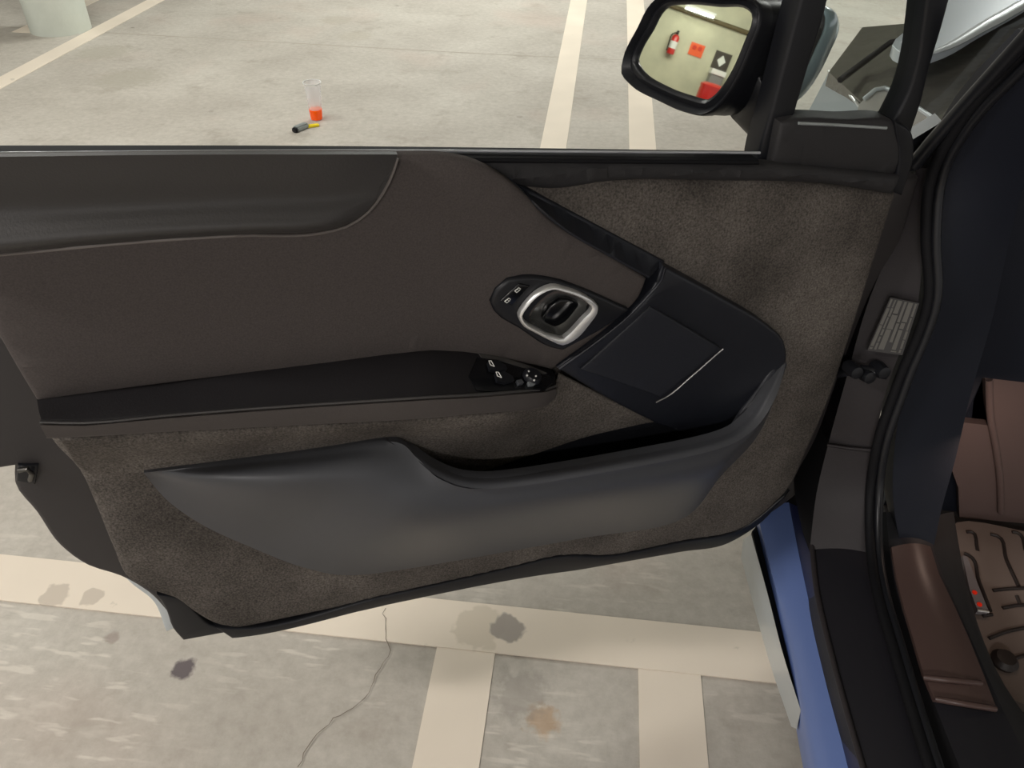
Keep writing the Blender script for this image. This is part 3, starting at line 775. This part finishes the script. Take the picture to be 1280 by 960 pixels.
# ---------------------------------------------------------------- fender and bonnet in front of the hinge
def gpoly(name, px, z, material, th=0.02, parent=car):
    return solid(name, [G(p[0], p[1], p[2] if len(p) > 2 else z) for p in px], material, parent, (0, 0, -th))
gpoly('fender', [(985, 175, .74), (1010, 140, .76), (1036, 90, .80), (1058, 113, .80), (1081, 141, .80), (1100, 149, .79), (1150, 158, .78), (1160, 185, .74)], .8, SILVER, 0.25)
tube('fender_trim', [G(1036, 89, .803), G(1058, 113, .803), G(1082, 142, .803)], 0.003, CHROME, car)
gpoly('bonnet', [(1036, 90, .815), (1078, 34, .85), (1150, 28, .89), (1185, -14, .90), (1300, -24, .93), (1300, 40, .92), (1178, 153, .85), (1165, 152, .835), (1140, 135, .83), (1105, 111, .83), (1078, 128, .81), (1060, 112, .81)], .85,
      PIANO, 0.05)
gpoly('cowl_panel', [(1074, 130, .815), (1090, 115, .835), (1104, 110, .838), (1120, 118, .838), (1168, 151, .842), (1180, 172, .80), (1085, 146, .80)], .83, SILVERMAT, 0.12)
tube('cowl_edge', spl([G(1080, 124, .825), G(1094, 112, .84), G(1106, 110, .842), G(1122, 119, .842), G(1174, 153, .846)], False, 0.02), 0.004, SILVER, car)
tube('bonnet_gap', [G(1050, 100, .83), G(1082, 76, .845), (G(1113, 53, .875)), G(1150, 46, .895)], 0.006, RUBBER, car, n=6)
nose = spl([G(1116, 55, .895), G(1128, 42, .90), G(1146, 30, .91), G(1175, 0, .92), G(1200, -30, .93), G(1310, -40, .95), G(1300, -10, .95), G(1230, 32, .925), G(1168, 64, .905), G(1146, 70, .90), G(1130, 66, .897)], True, 0.03)
solid('bonnet_reflection', nose, mat('pale_blue_reflection', (186, 196, 204), 0.3, metal=0.2, coat=0.5), car, (0, 0, -0.02))  # ceiling reflection on the dark bonnet, put into a pale colour
tube('bonnet_bright_edge', spl([G(1117, 57, .893), G(1130, 67, .895), G(1147, 71, .90), G(1168, 65, .905), G(1230, 33, .925), G(1305, -10, .952)], False, 0.03), [0.003 + 0.011 * min(1, i / 10) for i in range(200)], SILVER, car, n=10, flat=0.5)  # silver bar drawn for the bright edge of that reflection
# windscreen foot between bonnet and pillar seal
# ---------------------------------------------------------------- sill, rails run along the car
YS = [(0, 0), (1, 0)]
def rail(px, z):
    P = [G(x, y, z_ if z_ is not None else z) for x, y, z_ in [(p[0], p[1], p[2] if len(p) > 2 else None) for p in px]]
    t = nrm(P[-1] - P[-2]); P.append(P[-1] + t * 0.35); P.append(P[-1] + t * 0.5)
    return spl(P, False, 0.04)
def strip(name, ra, rb, material, th=(0, 0, -0.02), parent=car, n=40, bow=0.0, angle=40):
    ra = resample_open(ra, n); rb = resample_open(rb, n); th = np.array(th, float); rows = []
    for a, b in zip(ra, rb):
        sec = [a * (1 - t) + b * t + ZV * bow * math.sin(math.pi * t) for t in np.linspace(0, 1, 7)]
        rows.append(sec + [sec[-1] + th, sec[0] + th])
    return loft(name, rows, material, parent, angle=angle)
def resample_open(P, n):
    d = np.cumsum([0] + [np.linalg.norm(P[i + 1] - P[i]) for i in range(len(P) - 1)]); out = []
    for k in range(n):
        s = d[-1] * k / (n - 1); i = min(np.searchsorted(d, s, 'right') - 1, len(P) - 2); t = (s - d[i]) / max(1e-9, d[i + 1] - d[i]); out.append(P[i] * (1 - t) + P[i + 1] * t)
    return out
rA = rail([(946, 640), (962, 705), (978, 770), (992, 830), (1003, 890), (1017, 960)], 0.25)
rB = rail([(986, 628), (1000, 700), (1013, 760), (1027, 820), (1043, 890), (1060, 960)], 0.29)
rB2 = rail([(990, 628), (1004, 700), (1018, 760), (1034, 820), (1053, 890), (1073, 960)], 0.295)
rC = rail([(1012, 640), (1015, 690), (1021, 745), (1034, 800), (1055, 880), (1078, 960)], 0.33)
rD = rail([(1086, 640), (1086, 690), (1096, 745), (1112, 800), (1136, 880), (1161, 960)], 0.35)
rF = rail([(1108, 640), (1112, 690), (1122, 745), (1140, 800), (1168, 880), (1200, 960)], 0.36)
rG = rail([(1160, 650), (1168, 690), (1190, 745), (1215, 800), (1250, 880), (1290, 960)], 0.36)
rH = rail([(1192, 640), (1200, 690), (1213, 750), (1231, 805), (1262, 868), (1310, 930)], 0.33)
strip('rocker_panel', rA, rB, BLUE, (0.02, 0, -0.10), bow=0.006)
strip('rocker_flange', rB, rC, BLUEDARK, (0.0, 0, -0.05))
strip('sill', rC, rD, SILLBLK, (0, 0, -0.06), bow=0.003)
tube('sill_lip', [p + ZV * .002 for p in resample_open(rC, 40)], 0.004, GREYPL, car)
strip('sill_trim', rD, rF, RUBBER, (0, 0, -0.03))
scuff = strip('scuff_plate', rF, rG, SILLBLK, (0, 0, -0.05), bow=0.006)
strip('sill_carpet_edge', rG, rH, mat('black_carpet_edge', (26, 24, 25), 0.9), (0, 0, -0.13), bow=0.004)
# brown step plate with two ridges on the scuff plate
bp_ = []
for (a, b) in [((1114, 684), (1163, 683)), ((1120, 720), (1174, 718)), ((1130, 760), (1192, 755)), ((1142, 800), (1210, 795)), ((1154, 840), (1229, 842)), ((1168, 874), (1246, 886))]:
    pa, pb = G(*a, .366), G(*b, .366)
    sec = [pa * (1 - t) + pb * t + ZV * .008 * math.sin(math.pi * t) for t in np.linspace(0, 1, 8)]
    bp_.append(sec + [sec[-1] - ZV * .015, sec[0] - ZV * .015])
STEPPL = mat('brown_step_plastic', (80, 63, 59), 0.36, spec=0.45)
loft('step_plate', densify(bp_, 3), STEPPL, car, angle=50)
for a, b in (((1155, 847), (1226, 854)), ((1170, 874), (1244, 886))):
    q = [G(a[0] * (1 - t) + b[0] * t, a[1] * (1 - t) + b[1] * t, .37 + .009 * math.sin(math.pi * t)) for t in np.linspace(0, 1, 8)]
    tube('step_ridge', q, 0.004, STEPPL, car)
# silver outer skirt below the door hinge
sk0 = [G(x, y, .20) for x, y in [(929, 674), (952, 758), (966, 806), (994, 886)]]; sk1 = [G(x, y, .235) for x, y in [(939, 668), (962, 752), (978, 815), (1001, 888)]]
strip('side_skirt', spl(sk0, False, .03), spl(sk1, False, .03), SILVER, (0.006, 0, -0.05), n=14)
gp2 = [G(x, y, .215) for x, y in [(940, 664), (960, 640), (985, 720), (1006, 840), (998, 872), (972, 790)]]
solid('skirt_gap_shade', gp2, RUBBER, car, (0, 0, -0.04))  # black piece standing for the shadowed gap between skirt and rocker

# ---------------------------------------------------------------- hinge pillar (jamb), label, seals
def yrail(px): return spl([PY(x, y, Y) for x, y, Y in px], False, 0.03)
jL = yrail([(1012, 690, .86), (1020, 620, .92), (1034, 560, .95), (1056, 480, .97), (1088, 370, 1.0), (1126, 280, 1.02), (1146, 210, 1.03)])
jR = yrail([(1086, 690, .85), (1085, 620, .91), (1092, 560, .935), (1110, 480, .955), (1148, 375, .98), (1153, 300, 1.0), (1160, 210, 1.02)])
jamb = strip('hinge_pillar', jL, jR, GREYPL, (0, 0.06, 0), bow=0.0)
tube('jamb_crease', [PY(1034, 556, .945), PY(1060, 560, .94), PY(1091, 563, .93)], 0.003, GREYPL, car)
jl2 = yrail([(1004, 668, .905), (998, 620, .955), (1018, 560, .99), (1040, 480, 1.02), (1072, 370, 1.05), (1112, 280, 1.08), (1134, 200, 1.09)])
strip('pillar_shade_strip', jl2, jL, RUBBER, (0.0, 0.05, 0))  # black strip standing for the shadowed side of the pillar
solid('dark_gap_filler', [PY(x, y, 1.015) for x, y in [(955, 612), (1015, 565), (1035, 640), (1012, 690), (985, 642)]], RUBBER, car, (0, .03, 0))  # dark filler added to close the bright gap beside the rocker
lab = [PY(x, y, Y) for x, y, Y in [(1113, 372, .978), (1149, 379, .966), (1128, 444, .950), (1084, 438, .962)]]
lo_ = solid('certification_label', lab, DARKLBL, car, (0, 0.004, 0))
def LB_(s, t, o=0.0):
    p = (lab[0] * (1 - s) + lab[1] * s) * (1 - t) + (lab[3] * (1 - s) + lab[2] * s) * t
    return p + np.array([0, -1, 0.4]) * o
random.seed(8)
bm = bmesh.new()
for c, (s0, s1) in enumerate([(.02, .12), (.16, .23), (.27, .46), (.50, .60), (.64, .80), (.86, .93)]):
    t = 0.02
    while t < (0.95 if c != 3 else 0.6):
        t1 = min(t + random.uniform(.08, .4), .96)
        ss1 = s1 - random.uniform(0, .3) * (s1 - s0)
        bm.faces.new([bm.verts.new(tuple(LB_(a, b, .0012))) for a, b in ((s0, t), (ss1, t), (ss1, t1), (s0, t1))])
        t = t1 + random.uniform(.01, .025)
tx = finish(bm, 'label_print', GREYPR, lo_)
# door check strap and hinge knuckles
for (x, y) in ((1066, 462), (1082, 468), (1100, 462)):
    c = PY(x, y, .945)
    rev('hinge_bolt', [(0.0, -.016), (0.009, -.014), (0.011, -.004), (0.009, .012), (0, .014)], c, SATBLK, car, 12, (0.3, -1, .2))
tube('check_strap', [PY(1048, 466, .985), PY(1066, 462, .955), PY(1090, 464, .945), PY(1108, 468, .945)], 0.008, SATBLK, car)
seal1 = [G(1190, 1040, .37), G(1163, 960, .37), G(1138, 880, .37), G(1114, 800, .37), G(1098, 745, .37), G(1089, 690, .372)] + [PY(x, y, Y) for x, y, Y in [(1088, 620, .905), (1097, 555, .925), (1124, 475, .945), (1162, 370, .965), (1158, 295, .985), (1166, 215, 1.0), (1200, 155, .98), (1290, 52, .92)]]
tube('door_seal', spl(seal1, False, 0.02), 0.0075, RUBBER, car, n=10)
seal2 = [G(1202, 1040, .372), G(1174, 960, .372), G(1148, 880, .372), G(1124, 800, .372), G(1108, 745, .372), G(1099, 690, .374)] + [PY(x, y, Y) for x, y, Y in [(1099, 620, .90), (1108, 555, .92), (1135, 475, .94), (1172, 370, .96), (1170, 295, .98), (1180, 215, .995), (1214, 155, .97), (1304, 62, .91)]]
tube('door_seal_lip', spl(seal2, False, 0.02), 0.006, SATBLK, car, n=10)
aL = yrail([(1128, 690, .862), (1118, 640, .89), (1118, 560, .93), (1134, 475, .95), (1166, 370, .97), (1174, 295, .99), (1186, 215, 1.0), (1222, 150, .97), (1310, 62, .90)])
aR = yrail([(1166, 690, .862), (1176, 640, .90), (1194, 575, .94), (1214, 490, .97), (1240, 400, 1.0), (1262, 300, 1.0), (1285, 215, .97), (1330, 130, .92), (1400, 60, .86)])
strip('pillar_trim', aL, aR, DASH, (0, 0.08, 0), bow=0.0)
tube('pillar_edge', [PY(1142, 206, 1.01), PY(1165, 178, 1.0), PY(1215, 122, .97), PY(1290, 40, .91)], 0.009, SATBLK, car, n=10)
solid('pillar_corner', [PY(x, y, 1.03) for x, y in [(1138, 176), (1178, 152), (1172, 190), (1160, 214), (1134, 214)]], SATBLK, car, (0, .03, 0))
# dashboard flank
solid('dashboard', [PY(x, y, 1.04) for x, y in [(1166, 230), (1200, 175), (1320, 60), (1400, 60), (1400, 480), (1280, 478), (1228, 472), (1204, 525), (1186, 572), (1160, 600), (1150, 480)]], DASH, car, (0, .04, 0))
tube('dash_fold', spl([PY(x, y, 1.03) for x, y in [(1218, 350), (1232, 325), (1250, 290), (1275, 235), (1300, 215)]], False, .02), 0.006, DASH, car)
rows_ = []
for x_ in (0.62, 0.9, 1.3, 1.75):
    rows_.append([np.array([x_, y_, z_]) for y_, z_ in ((1.10, .56), (1.08, .64), (1.07, .74), (1.09, .80), (1.14, .82), (1.26, .82), (1.34, .80), (1.34, .56))])
loft('dashboard_top', rows_, DASH, car)
# footwell
solid('footwell_panel', [PY(x, y, 1.085) for x, y in [(1185, 574), (1203, 528), (1237, 532), (1233, 505), (1231, 468), (1276, 476), (1340, 482), (1340, 662), (1200, 662), (1198, 610)]], BROWNPL, car, (0, .03, 0))
solid('footwell_fin', [PY(x, y, 1.10) for x, y in [(1217, 500), (1230, 469), (1234, 528), (1214, 530)]], BROWNPL, car, (0.004, .03, 0))
tube('footwell_rib', spl([PY(x, y, 1.082) for x, y in [(1236, 474), (1238, 520), (1245, 560), (1250, 600), (1251, 640)]], False, .02), 0.006, BROWNPL, car)
box('cabin_floor', (0.60, 0.2, 0.16), (1.6, 1.12, 0.205), mat('black_carpet', (26, 25, 26), 0.95), car)
box('footwell_bulkhead', (0.60, 1.10, 0.16), (1.6, 1.14, 0.62), DASH, car)

# footwell courtesy lamp of the car, under the dash
lamp_o = area('footwell_lamp', tuple(PY(1262, 560, .93)), 0.05, 0.05, 0.16, (1.0, 0.72, 0.58), (math.radians(25), math.radians(-10), 0))

# ---------------------------------------------------------------- floor mat (a thing of its own)
mat_root = empty('floor_mat', G(1240, 760, .206))
tag(mat_root, 'brown rubber floor mat with raised ridges in the driver footwell', 'floor mat')
mz = .222
mp_ = spl([G(x, y, mz) for x, y in [(1196, 653), (1300, 668), (1420, 690), (1420, 900), (1300, 890), (1262, 872), (1235, 815), (1212, 755)]], True, .03)
solid('mat_body', mp_, MATRUB, mat_root, (0, 0, -.016))
RID = [[(1208, 665), (1214, 665), (1222, 688)], [(1238, 668), (1246, 670), (1258, 700), (1273, 733)], [(1265, 665), (1271, 666), (1283, 692)], [(1205, 692), (1210, 694), (1224, 728), (1238, 764)],
       [(1241, 738), (1260, 736), (1284, 735)], [(1253, 760), (1268, 757), (1284, 756)], [(1271, 745), (1275, 756)], [(1236, 798), (1256, 790), (1284, 784)], [(1228, 770), (1240, 768)], [(1268, 823), (1284, 818)]]
for r in RID:
    tube('ridge', spl([G(x, y, mz + .001) for x, y in r], False, .01), 0.0032, GROOVE, mat_root, n=6)
rev('anchor_knob', [(0.018, 0), (0.02, .006), (0.014, .014), (0.0, .016)], G(1254, 828, mz), GROOVE, mat_root, 14)
rf = [G(x, y, mz + .012) for x, y in [(1203, 694), (1209, 696), (1223, 732), (1236, 764), (1222, 763), (1212, 736)]]
solid('foot_rest_lens', rf, mat('pale_lens', (120, 116, 118), 0.25), car, (0, 0, -.01))
for (x, y) in ((1218, 741), (1224, 756)):
    rev('red_reflector', [(0.004, 0), (0.004, .002), (0, .003)], G(x, y, mz + .012), mat('glowing_red_lens', (230, 50, 30), 0.2, emit=((255, 50, 20), 0.12)), car, 8)  # reflector lens given a faint glow of its own
tube('foot_rest_edge', [G(1222, 763, mz + .014), G(1236, 765, mz + .014)], .002, CHROME, car, n=6)

# ================================================================ THINGS ON THE FLOOR
cb = G(396, 149); 
cupR = 0.033; 
def cup_shape():
    # height from the rim pixel at the same distance
    q = PY(391, 103, cb[1]); return q[2]
ch = cup_shape()
cup = empty('plastic_cup', cb)
tag(cup, 'tall clear plastic cup with orange drink left standing on the floor', 'cup')
CUPM = mixglass('cloudy_cup_plastic', (0.97, 0.97, 0.96), 0.10, 0.15)
CUPW = bpy.data.materials.new('frosted_cup'); CUPW.use_nodes = True
nt = CUPW.node_tree; bs = nt.nodes['Principled BSDF']; bs.inputs['Base Color'].default_value = (0.9, 0.9, 0.9, 1); bs.inputs['Alpha'].default_value = 0.30; bs.inputs['Roughness'].default_value = 0.2
rT, rB_ = ch * 0.23, ch * 0.155
prof = [(rB_, 0.001), (rB_ + (rT - rB_) * .5, ch * .5), (rT, ch * .97), (rT * 1.05, ch * .975), (rT * 1.05, ch), (rT * .98, ch), (rT * .96, ch * .96), (rB_ - .002, 0.004)]
rev('cup_wall', prof, cb, CUPW, cup, 28, cap=False)
rev('drink', [(rB_ * 1.01, 0.003), (rB_ * 1.01 + (rT - rB_) * .29, ch * .29), (0.0, ch * .291)], cb, mat('glowing_orange_drink', (255, 92, 8), 0.15, emit=((255, 80, 0), 0.12)), cup, 28)  # drink colour lifted by a faint added glow
rev('rim', [(rT * 1.03, ch * .985), (rT * 1.08, ch * .99), (rT * 1.08, ch * 1.01), (rT * 1.0, ch * 1.01), (rT * 1.0, ch * .985)], cb, mat('white_rim', (225, 226, 222), 0.3), cup, 28, cap=False)
fob = empty('lighter', G(378, 163))
tag(fob, 'small grey lighter-like piece with a yellow end lying below the cup', 'lighter')
def slab_dir(name, p, q, w_, h, material, parent, bev):
    p = np.array(p); q = np.array(q); t = q - p; L = np.linalg.norm(t); t = t / L; s = np.array([-t[1], t[0], 0])
    bm = bmesh.new(); bmesh.ops.create_cube(bm, size=1)
    for v in bm.verts: v.co = Vector((p + q) / 2 + t * v.co.x * L + s * v.co.y * w_ + ZV * (h / 2 + v.co.z * h))
    bmesh.ops.bevel(bm, geom=list(bm.edges), offset=bev, segments=2, affect='EDGES')
    return finish(bm, name, material, parent)
slab_dir('body', G(369, 165), G(384, 159), .030, .022, mat('grey_metal_body', (150, 156, 154), 0.35, metal=0.2), fob, .005)
slab_dir('end_cap', G(368, 166.3), G(371, 164.6), .026, .02, SATBLK, fob, .004)
slab_dir('yellow_tab', G(384, 159.5), G(399, 157.5), .022, .010, mat('yellow_plastic', (236, 214, 40), 0.4), fob, .003)

# white round column at the far left
cc = G(62, 40); 
left, rightp = G(22, 48), G(101, 40)
rad = np.linalg.norm(rightp - left) / 2
colc = np.array([(left[0] + rightp[0]) / 2, (left[1] + rightp[1]) / 2 + 0.12, 0])
colm = rev('column', [(rad, 0), (rad, 0.01), (rad, CEIL)], colc, WHITEWALL, None, 48)
tag(colm, 'round white painted concrete column at the far left', 'column', kind='structure')

# ================================================================ WALL THINGS SEEN IN THE MIRROR
def MH(px, py, X=WX):
    q = MP(px, py); r = ray(px, py); r2 = r - 2 * (r @ mn) * mn
    return q + r2 * (X - q[0]) / r2[0]
e0, e1 = MH(846, 38), MH(838, 68)
ey, ez0, ez1 = (e0[1] + e1[1]) / 2, e1[2], e0[2]
er = (ez1 - ez0) * .17
ext = empty('fire_extinguisher', (WX + er + .03, ey, ez0)); tag(ext, 'red fire extinguisher with white label hung on the cream wall', 'fire extinguisher')
ec = np.array([WX + er + .03, ey, ez0]); eh = ez1 - ez0
rev('cylinder', [(er * .8, 0), (er, eh * .03), (er, eh * .72), (er * .7, eh * .8), (er * .3, eh * .84), (0, eh * .84)], ec, RED, ext, 20)
rev('label_band', [(er * 1.02, eh * .25), (er * 1.02, eh * .55)], ec, WHITEPR, ext, 20, cap=False)
rev('valve', [(er * .3, eh * .83), (er * .35, eh * .92), (er * .2, eh * .95), (0, eh * .95)], ec, SATBLK, ext, 12)
box('handle', ec + np.array([-.02, -er * .3, eh * .93]), ec + np.array([er * 1.3, er * .3, eh * 1.0]), SATBLK, ext, .005)
tube('hose', spl([ec + np.array([0, er * .3, eh * .9]), ec + np.array([er * .6, er * 1.2, eh * .8]), ec + np.array([er * .4, er * 1.25, eh * .4]), ec + np.array([er * .3, er * 1.2, eh * .1])], False, .05), .015, RUBBER, ext)
def wallquad(name, c0, c1, material, parent, x, th=.02):
    a, b = MH(*c0), MH(*c1)
    return box(name, (WX + x, min(a[1], b[1]), min(a[2], b[2])), (WX + x + th, max(a[1], b[1]), max(a[2], b[2])), material, parent)
sg = empty('wall_sign', MH(871, 68)); tag(sg, 'small orange sign on the cream wall beside the extinguisher', 'sign')
c = MH(870.5, 62.5); box('plate', (WX, c[1] - .17, c[2] - .14), (WX + .02, c[1] + .17, c[2] + .14), ORANGE, sg)
for (x, y) in ((868, 59), (875, 61)):
    c = MH(x, y); rev('dot', [(.05, 0), (.05, .03), (0, .03)], (WX + .01, c[1], c[2]), mat('deep_orange', (205, 50, 20), .5), sg, 12, (1, 0, 0))
ds = empty('hazard_sign', MH(902, 84)); tag(ds, 'dark square sign with a white diamond on the cream wall', 'sign')
c = MH(901.5, 76.5); box('plate', (WX, c[1] - .2, c[2] - .2), (WX + .02, c[1] + .2, c[2] + .2), mat('dark_sign', (60, 52, 44), .6), ds)
c = MH(901.5, 76.5); rr = .13
solid('diamond', [(WX + .03, c[1] + rr * .8, c[2]), (WX + .03, c[1], c[2] + rr), (WX + .03, c[1] - rr * .8, c[2]), (WX + .03, c[1], c[2] - rr)], WHITEPR, ds, (-.012, 0, 0))
cbx = empty('steel_cabinet', (WX, MH(892, 110)[1], 0)); tag(cbx, 'grey box with a white top standing against the cream wall', 'cabinet')
a, b = MH(888, 86), MH(903, 92)
y0, y1 = min(a[1], b[1]), max(a[1], b[1]); zt = MH(896, 87)[2]
box('body', (WX + .02, y0, .0), (WX + .5, y1, zt - .12), mat('grey_steel', (128, 130, 128), .5), cbx, .01)
box('top', (WX + .0, y0 - .02, zt - .12), (WX + .53, y1 + .02, zt), WHITEMETAL, cbx, .01)
box('slot', (WX + .50, y0 + .05, zt - .62), (WX + .515, (y0 + y1) / 2 + .08, zt - .54), SATBLK, cbx)
bin_ = empty('red_drum', (WX + .85, (y0 + y1) / 2, 0)); tag(bin_, 'red round drum in front of the grey box by the wall', 'drum')
zb = MH(890, 104)[2]
rev('body', [(.30, 0), (.33, .02), (.33, zb - .1), (.31, zb - .1)], (WX + .85, (y0 + y1) / 2 + .02, 0), RED, bin_, 28)
rev('lid', [(.34, zb - .1), (.34, zb - .05), (.25, zb), (0, zb + .02)], (WX + .85, (y0 + y1) / 2 + .02, 0), RED, bin_, 28)
tl, tr = MH(856, 9, WX + .5), MH(894, 21, WX + .5)
zt_ = (tl[2] + tr[2]) / 2
fx = fixture(WX + .5, (tl[1] + tr[1]) / 2, min(zt_, CEIL - .08), abs(tl[1] - tr[1]), 'fluorescent lamp above the red fire extinguisher on the far wall', 'y')
area('wall_lamp_light', (WX + 2.2, (tl[1] + tr[1]) / 2, CEIL - .25), 1.2, 3.0, 85, (0.98, 1.0, 0.88), (0, math.radians(35), 0))
pa, pb = MH(845, 11), MH(936, 40)
pipe = tube('conduit_pipe', [(WX + .08, pa[1] + 2, pa[2] + .02), (WX + .08, pb[1] - 2, pa[2] + .02)], .05, mat('rusty_pipe', (96, 84, 56), .6), None)
tag(pipe, 'dark conduit pipe running along the top of the cream wall', 'pipe')
